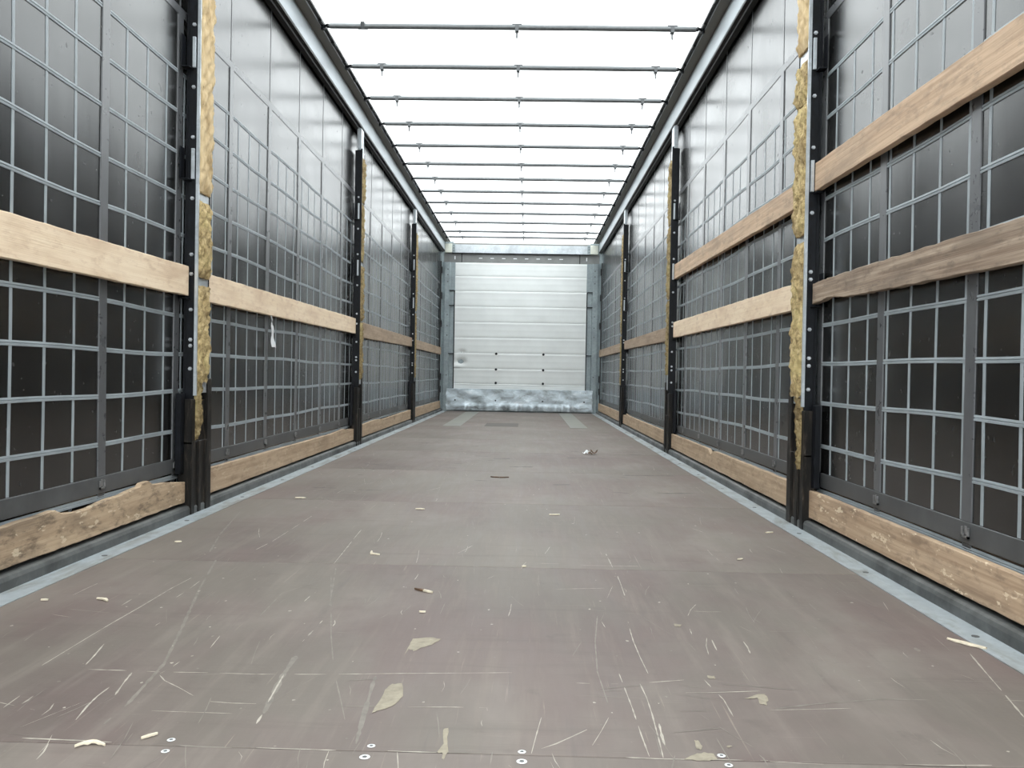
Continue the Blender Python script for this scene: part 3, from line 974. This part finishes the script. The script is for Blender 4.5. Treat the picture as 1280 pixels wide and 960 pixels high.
# ================================================================== marks and fittings on the floor
# worn lines on the floor: (width mm, faint, points in metres)
SCRATCHES = [(7, 0, [(-0.725, 1.625), (-0.661, 1.624), (-0.58, 1.621), (-0.486, 1.623), (-0.39, 1.621)]), (6, 0, [(-0.39, 1.621), (-0.265, 1.629), (-0.109, 1.644), (0.114, 1.664)]), (9, 0, [(-0.668, 1.316), (-0.625, 1.315), (-0.572, 1.313), (-0.519, 1.31)]), (6, 1, [(-0.413, 1.305), (-0.367, 1.302), (-0.323, 1.302)]), (5, 0, [(-0.827, 1.64), (-0.829, 1.818), (-0.829, 1.925), (-0.826, 2.059), (-0.826, 2.247), (-0.819, 2.365)]), (7, 0, [(-0.744, 1.651), (-0.754, 1.702), (-0.772, 1.778)]), (5, 0, [(-0.878, 2.07), (-0.88, 2.129), (-0.883, 2.184)]), (5, 0, [(-0.775, 2.154), (-0.776, 2.243), (-0.782, 2.331)]), (8, 0, [(-0.621, 1.39), (-0.633, 1.451), (-0.638, 1.495), (-0.638, 1.537)]), (7, 0, [(-0.609, 1.5), (-0.623, 1.563), (-0.632, 1.613)]), (7, 0, [(-0.772, 1.432), (-0.774, 1.456), (-0.776, 1.486)]), (8, 0, [(-0.751, 1.451), (-0.75, 1.465), (-0.752, 1.487)]), (6, 0, [(-0.576, 1.613), (-0.569, 1.64), (-0.566, 1.682)]), (5, 0, [(-0.573, 1.604), (-0.551, 1.576), (-0.508, 1.542), (-0.467, 1.506)]), (6, 0, [(-0.428, 1.482), (-0.386, 1.477), (-0.342, 1.477)]), (6, 0, [(-0.069, 1.479), (0.002, 1.484), (0.072, 1.485)]), (6, 0, [(0.072, 1.485), (0.076, 1.446), (0.079, 1.417)]), (5, 1, [(-0.198, 1.475), (-0.112, 1.48)]), (8, 0, [(-0.314, 1.393), (-0.317, 1.443), (-0.319, 1.471)]), (16, 1, [(-0.315, 1.436), (-0.335, 1.607), (-0.341, 1.732)]), (6, 0, [(-0.323, 1.485), (-0.33, 1.562), (-0.337, 1.647)]), (8, 0, [(-0.353, 1.825), (-0.35, 1.906), (-0.347, 2.008)]), (4, 1, [(-0.431, 2.42), (-0.353, 2.091), (-0.3, 1.869), (-0.259, 1.713)]), (4, 1, [(-0.227, 1.602), (-0.19, 1.486), (-0.169, 1.418)]), (12, 1, [(-0.131, 1.327), (-0.142, 1.454), (-0.153, 1.598), (-0.154, 1.628)]), (5, 1, [(-0.507, 2.009), (-0.516, 2.216), (-0.447, 2.371)]), (5, 0, [(-0.436, 2.144), (-0.434, 2.199), (-0.429, 2.24)]), (6, 0, [(-0.285, 1.304), (-0.208, 1.303), (-0.12, 1.302)]), (7, 0, [(-0.076, 1.305), (-0.044, 1.304), (0.001, 1.304)]), (5, 0, [(0.151, 1.309), (0.159, 1.374), (0.169, 1.449)]), (6, 0, [(0.167, 1.327), (0.191, 1.346), (0.219, 1.375), (0.246, 1.404)]), (5, 0, [(0.329, 1.674), (0.334, 1.501), (0.335, 1.385), (0.337, 1.309)]), (5, 0, [(0.39, 2.033), (0.386, 1.95), (0.384, 1.88), (0.385, 1.773), (0.388, 1.678)]), (5, 0, [(0.364, 1.62), (0.367, 1.552), (0.366, 1.478), (0.361, 1.356), (0.357, 1.281)]), (10, 0, [(0.372, 1.435), (0.369, 1.387), (0.368, 1.351)]), (4, 1, [(0.319, 2.075), (0.297, 1.873), (0.286, 1.68), (0.292, 1.517)]), (6, 0, [(0.239, 1.616), (0.293, 1.615), (0.348, 1.619), (0.455, 1.647)]), (4, 1, [(0.282, 1.578), (0.344, 1.586)]), (5, 0, [(0.445, 1.58), (0.496, 1.584), (0.591, 1.598)]), (5, 0, [(0.531, 1.986), (0.528, 1.943), (0.524, 1.902)]), (6, 0, [(0.566, 1.905), (0.563, 1.865), (0.561, 1.832)]), (6, 0, [(0.636, 1.898), (0.635, 1.859), (0.63, 1.816)]), (5, 0, [(0.495, 1.65), (0.502, 1.6), (0.51, 1.55), (0.509, 1.473)]), (5, 0, [(0.415, 2.497), (0.413, 2.392), (0.41, 2.271)]), (6, 0, [(0.299, 1.304), (0.359, 1.302), (0.434, 1.304), (0.522, 1.306)]), (4, 0, [(0.569, 2.137), (0.606, 2.133), (0.642, 2.136)]), (5, 0, [(0.325, 2.028), (0.328, 1.996), (0.331, 1.964)]), (6, 0, [(0.408, 2.81), (0.41, 2.69), (0.411, 2.579), (0.414, 2.429)]), (6, 0, [(0.171, 2.644), (0.247, 2.64), (0.348, 2.627), (0.5, 2.631)]), (6, 1, [(0.636, 2.689), (0.72, 2.72)]), (6, 0, [(-0.762, 2.754), (-0.75, 2.889), (-0.748, 3.149), (-0.748, 3.419)]), (5, 1, [(-0.774, 3.558), (-0.765, 3.646), (-0.764, 3.761)]), (5, 0, [(-0.459, 2.572), (-0.468, 2.759), (-0.482, 3.02), (-0.487, 3.145)]), (7, 1, [(-0.662, 2.563), (-0.574, 2.561), (-0.484, 2.569)]), (5, 1, [(-0.305, 4.133), (-0.32, 4.432), (-0.333, 4.777)]), (5, 1, [(-0.362, 2.112), (-0.398, 2.302), (-0.44, 2.52)]), (7, 0, [(1.122, 1.852), (1.095, 1.745), (1.07, 1.642), (1.035, 1.502)]), (24, 1, [(1.02, 1.921), (1.016, 1.882), (1.013, 1.844)]), (5, 0, [(-0.781, 3.881), (-0.672, 3.846), (-0.618, 3.853)]), (10, 1, [(-0.835, 2.591), (-0.752, 2.254), (-0.646, 1.872), (-0.592, 1.666), (-0.567, 1.462), (-0.566, 1.377)]), (6, 1, [(0.596, 1.514), (0.678, 1.541), (0.808, 1.573), (0.899, 1.574)]), (6, 0, [(0.524, 1.303), (0.582, 1.299), (0.643, 1.297)]), (6, 0, [(0.733, 1.305), (0.795, 1.305), (0.872, 1.31)]), (5, 1, [(1.372, 6.732), (1.626, 6.716)]), (9, 1, [(-1.069, 3.479), (-0.973, 2.996), (-0.898, 2.703)]), (4, 0, [(0.121, 1.26), (0.116, 1.267)]), (5, 0, [(-0.602, 1.245), (-0.606, 1.271), (-0.615, 1.299)]), (5, 0, [(0.869, 2.222), (0.888, 2.215)]), (5, 0, [(1.397, 5.829), (1.478, 5.792)])]
PATCHES = [[(-0.116, 1.753), (-0.115, 1.821), (-0.113, 1.86), (-0.077, 1.874), (-0.051, 1.865), (-0.066, 1.824), (-0.086, 1.801), (-0.1, 1.779), (-0.113, 1.794)], [(-0.129, 1.447), (-0.126, 1.49), (-0.123, 1.559), (-0.116, 1.588), (-0.097, 1.589), (-0.085, 1.53), (-0.093, 1.492), (-0.107, 1.466), (-0.122, 1.455)], [(0.002, 1.304), (0.009, 1.335), (0.003, 1.39), (0.012, 1.393), (0.014, 1.344), (0.019, 1.307), (0.016, 1.28), (0.012, 1.282), (0.011, 1.304)], [(0.39, 1.301), (0.41, 1.319), (0.427, 1.328), (0.442, 1.323), (0.443, 1.304), (0.42, 1.298)], [(0.42, 1.371), (0.427, 1.372), (0.429, 1.351), (0.423, 1.336), (0.417, 1.342)], [(0.468, 1.354), (0.477, 1.357), (0.477, 1.351), (0.468, 1.345)], [(0.576, 1.573), (0.594, 1.582), (0.596, 1.563), (0.583, 1.528), (0.573, 1.535)], [(0.499, 2.022), (0.518, 2.017), (0.51, 1.997), (0.498, 2.002)], [(0.506, 1.673), (0.519, 1.674), (0.518, 1.656), (0.505, 1.655)], [(0.549, 1.556), (0.577, 1.577), (0.597, 1.582), (0.576, 1.561)]]
RINGS = [(-0.105, 1.32), (-0.108, 1.281), (0.136, 1.313), (0.136, 1.28), (-0.429, 1.323), (-0.421, 1.283), (0.452, 1.318), (0.456, 1.286)]
ZN = [0.0004]
def ribbon(m, pts, w, q, gap=0.18):
    """thin worn line on the floor with broken stretches"""
    dense = []
    for (a, b) in zip(pts[:-1], pts[1:]):
        l = math.hypot(b[0] - a[0], b[1] - a[1])
        n = max(1, int(l / 0.012))
        for i in range(n):
            t = i / n
            dense.append((a[0] + (b[0] - a[0]) * t, a[1] + (b[1] - a[1]) * t))
    dense.append(pts[-1])
    runs, cur, skip = [], [], 0
    for p in dense:
        if skip > 0:
            skip -= 1
            continue
        cur.append(p)
        if q.random() < gap * 0.35:
            if len(cur) > 1: runs.append(cur)
            cur = []
            skip = q.randint(1, 3)
    if len(cur) > 1: runs.append(cur)
    for r_ in runs:
        ZN[0] += 4e-7
        zz_ = ZN[0]
        L, Rr = [], []
        n = len(r_)
        for i, p in enumerate(r_):
            a = r_[max(0, i - 3)]; b = r_[min(n - 1, i + 3)]
            d = math.hypot(b[0] - a[0], b[1] - a[1]) or 1
            nx_, ny_ = -(b[1] - a[1]) / d, (b[0] - a[0]) / d
            hw = w * 0.5 * q.uniform(0.35, 1.0) * (0.25 if i in (0, n - 1) else 1)
            L.append((p[0] + nx_ * hw, p[1] + ny_ * hw, zz_))
            Rr.append((p[0] - nx_ * hw, p[1] - ny_ * hw, zz_))
        m.grid([L, Rr], smooth=False)
def inside(p): return -XF + 0.01 < p[0] < XF - 0.01
q = random.Random(5)
mS, mF, mD, mT = MB(), MB(), MB(), MB()
for w, faint, pts in SCRATCHES:
    pts = [p for p in pts if inside(p)]
    if len(pts) < 2: continue
    ribbon(mF if faint else mS, pts, w * 0.001 * (0.62 if not faint else 0.9), q, 0.2 if not faint else 0.1)
for k in range(420):
    x = q.uniform(-1.1, 1.1); y = 1.2 + 5.5 * q.random() ** 1.6
    a = (math.pi / 2 + q.gauss(0, 0.22)) if q.random() < 0.78 else q.gauss(0, 0.2)
    l = q.uniform(0.02, 0.16) * (0.6 + 0.25 * y)
    if abs(x + l * math.cos(a)) > 1.13: continue
    ribbon(mS if q.random() < 0.25 else mF, [(x, y), (x + l * math.cos(a) * 0.5 + q.uniform(-.004, .004), y + l * math.sin(a) * 0.5), (x + l * math.cos(a), y + l * math.sin(a))], q.uniform(0.0012, 0.0030), q, 0.15)
for k in range(260):                                     # small chipped specks
    x = q.uniform(-1.12, 1.12); y = 1.2 + 7.5 * q.random() ** 1.5
    r0 = q.uniform(0.0012, 0.0034) * (0.8 + 0.12 * y)
    ZN[0] += 4e-7
    (mS if q.random() < 0.6 else mF).add([(x + r0 * q.uniform(0.6, 1.6) * math.cos(1.0472 * i), y + 1.5 * r0 * q.uniform(0.5, 1.3) * math.sin(1.0472 * i), ZN[0]) for i in range(6)], [(0, 1, 2, 3, 4, 5)])
for k in range(70):
    x = q.uniform(-1.0, 1.0); y = 4.2 + 4.8 * q.random()
    a = q.gauss(0, 0.25)
    l = q.uniform(0.03, 0.16)
    ribbon(mD, [(x, y), (x + l * math.cos(a), y + l * math.sin(a))], q.uniform(0.010, 0.03), q, 0.1)
# dark rub marks near the front
for x, y, l, w in ((0.42, 6.05, 0.30, 0.05), (0.72, 5.05, 0.32, 0.03), (0.28, 4.55, 0.10, 0.05), (-0.10, 5.9, 0.12, 0.06), (0.02, 5.4, 0.16, 0.05)):
    ribbon(mD, [(x, y), (x + l * 0.5, y + 0.01), (x + l, y + 0.02)], w, q, 0.05)
for p in PATCHES:
    vs = []
    ZN[0] += 2e-5
    for i, a in enumerate(p):
        b = p[(i + 1) % len(p)]
        for t_ in (0, 0.33, 0.66):
            vs.append((a[0] + (b[0] - a[0]) * t_ + q.uniform(-.001, .001), a[1] + (b[1] - a[1]) * t_ + q.uniform(-.003, .003), ZN[0]))
    mT.add(vs, [tuple(reversed(t3)) for t3 in tessellate_polygon([[Vector(v) for v in vs]])])
for nm, mb, mt in (('scratches', mS, SCR), ('scuff_marks', mF, SCRF), ('dark_marks', mD, DARKST), ('torn_patches', mT, TORN)):
    o = mb.build(nm, mt, floor, recalc=False)
    for f_ in o.data.polygons:
        pass
    bm = bmesh.new(); bm.from_mesh(o.data)
    for f_ in bm.faces:
        if f_.normal.z < 0: f_.normal_flip()
    bm.to_mesh(o.data); bm.free()
    o['kind'] = 'stuff'
# countersunk screws by the nearest joint
def ring_mesh():
    m = MB()
    n = 14
    a = [(0.0105 * math.cos(6.2832 * k / n), 0.0105 * math.sin(6.2832 * k / n), 0.0008) for k in range(n)]
    b = [(0.0050 * math.cos(6.2832 * k / n), 0.0050 * math.sin(6.2832 * k / n), 0.0012) for k in range(n)]
    m.add(a + b, [(k, (k + 1) % n, n + (k + 1) % n, n + k) for k in range(n)])
    me = m.mesh('screw', PAPER)
    m2 = MB()
    m2.add([(0.0052 * math.cos(6.2832 * k / n), 0.0052 * math.sin(6.2832 * k / n), 0.0009) for k in range(n)], [tuple(range(n))])
    return me, m2.mesh('screw_head', GALVD)
RM = ring_mesh()
for i, (x, y) in enumerate(RINGS):
    c = bpy.data.objects.new('screw', RM[0]); col.objects.link(c); c.parent = floor; c.location = (x, y, 0.0002)
    c.scale = (0.80, 0.80, 1)
    if i in (0, 2, 4, 5, 6, 7): c.scale = (0.62, 0.62, 1)
    d = bpy.data.objects.new('screw_head', RM[1]); col.objects.link(d); d.parent = c
# wear plates let into the floor by the front wall
for (x0, x1) in ((-0.838, -0.632), (0.630, 0.832)):
    boxo('wear_plate', WEAR, (x0, x1, 9.50, 13.22, 0.0003, 0.0022), floor)
boxo('dark_patch', DARKST, (-0.36, 0.03, 9.62, 10.25, 0.0002, 0.0012), floor)

# ------------------------------------------------------------------ litter on the floor
def splinter(x, y, l, w, rot, bend, label, mat=CHIP, name='wood_chip', cat='wood chip', th=0.003):
    q = random.Random(int((x + 5) * 1000 + y * 77))
    m = MB()
    n = 8
    top, bot = [], []
    for i in range(n + 1):
        t_ = i / n
        c = bend * math.sin(math.pi * t_)
        ww = w * 0.5 * (0.35 + 0.65 * math.sin(math.pi * min(1, t_ * 0.9 + 0.08))) * q.uniform(0.8, 1.1)
        z = th + 0.25 * abs(bend) * math.sin(math.pi * t_) + 0.0006
        xx = l * (t_ - 0.5)
        top.append([(xx, c - ww, z), (xx, c, z + th * 0.4), (xx, c + ww, z)])
        bot.append([(xx, c - ww, 0.0004 if i % 3 == 0 else z - th), (xx, c + ww, 0.0004 if i % 3 == 0 else z - th)])
    m.grid(top); m.grid(bot)
    m.grid([[r[0] for r in top], [r[0] for r in bot]])
    m.grid([[r[2] for r in top], [r[1] for r in bot]])
    o = m.build(name, mat)
    o.location = (x, y, 0.0008); o.rotation_euler = (0, 0, rot)
    tag(o, label, cat, 'bits of litter on the floor')
    return o
def vchip(x, y, l, w, r1, r2, label, mat=CHIP, name='wood_chip', cat='wood chip', dark=None):
    o = empty(name, (x, y, 0.0008))
    tag(o, label, cat, 'bits of litter on the floor')
    for r_, mt in ((r1, mat), (r2, dark or mat)):
        m = MB()
        c, s_ = math.cos(r_), math.sin(r_)
        pts = [(0, -w / 2), (l * 0.5, -w * 0.6), (l, -w * 0.15), (l, w * 0.15), (l * 0.5, w * 0.45), (0, w / 2)]
        m.prism([(p[0] * c - p[1] * s_, p[0] * s_ + p[1] * c) for p in pts], 'z', 0.0003, 0.005)
        m.build('splinter', mt, o)
    return o
splinter(-0.946, 2.108, 0.045, 0.011, -0.55, 0.005, 'curled pale wood chip lying between the left kerb and the long scratches')
splinter(-1.061, 2.842, 0.022, 0.016, 0.1, 0.001, 'small cream chip near the foot of the near left post')
splinter(-1.089, 2.096, 0.018, 0.010, 0.1, 0.001, 'tiny pale chip beside the left edge strip, leftmost of the floor litter')
vchip(-0.370, 2.720, 0.034, 0.007, -0.45, 1.7, 'white L-shaped splinter left of the floor centre')
vchip(-0.140, 2.270, 0.032, 0.008, -0.6, 2.6, 'crossed white and dark splinter near the floor centre', dark=LEAF)
splinter(-0.118, 2.067, 0.016, 0.006, 0.0, 0.0, 'tiny white crumb just below the crossed splinter')
splinter(-0.328, 3.637, 0.040, 0.018, -0.1, 0.003, 'oval pale shaving in the middle distance left of centre')
splinter(-0.544, 1.291, 0.045, 0.007, 0.15, 0.010, 'thin curled splinter at the bottom left by the nearest floor joint')
splinter(-0.468, 1.331, 0.026, 0.006, 0.8, 0.001, 'short straight splinter just above the nearest floor joint')
splinter(1.148, 1.915, 0.085, 0.017, 2.25, 0.002, 'broad pale sliver at the edge of the right steel strip')
splinter(-0.923, 3.887, 0.050, 0.030, -0.1, 0.002, 'white flake near the left strip in the second bay')
splinter(1.085, 3.25, 0.030, 0.016, 0.3, 0.001, 'small white flake beside the right strip near the right post')
splinter(0.846, 2.756, 0.022, 0.010, 0.5, 0.001, 'small pale crumb on the right half of the floor')
splinter(0.133, 2.585, 0.014, 0.012, 0.5, 0.001, 'tiny white dot of debris at the floor centre')
splinter(0.259, 3.563, 0.045, 0.014, 0.05, 0.001, 'flat pale shaving right of the floor centre')
vchip(-0.020, 4.820, 0.055, 0.022, 0.2, 2.8, 'small reddish brown leaf fragment near the floor centre', mat=LEAF, name='leaf_fragment', cat='leaf')
# crumpled dry leaf with a white scrap, far right of centre
lf = empty('dry_leaf', (0.62, 6.36, 0.0))
tag(lf, 'crumpled brown and white dry leaf lying far down the floor', 'leaf', 'bits of litter on the floor')
for k, (dx, dy, r_, mt, nm) in enumerate(((0.03, 0.0, 0.030, LEAF, 'leaf_blade'), (-0.035, 0.01, 0.024, PAPER, 'paper_scrap'), (0.0, -0.03, 0.018, LEAF, 'leaf_blade'), (0.005, 0.02, 0.016, PAPER, 'paper_scrap'))):
    m = MB()
    P = []
    qq = random.Random(k + 3)
    for i in range(6):
        row = []
        for j in range(5):
            u, v_ = i / 5 - 0.5, j / 4 - 0.5
            rr_ = r_ * 2
            row.append((dx + u * rr_ * (1 - abs(v_)), dy + v_ * rr_ * 0.8, 0.002 + abs(math.sin(3 * u + k) * math.cos(4 * v_)) * r_ * 1.2 + qq.uniform(0, 0.006)))
        P.append(row)
    m.grid(P)
    m.grid([[(p[0], p[1], p[2] - 0.001) for p in r] for r in P])
    m.build(nm, mt, lf)
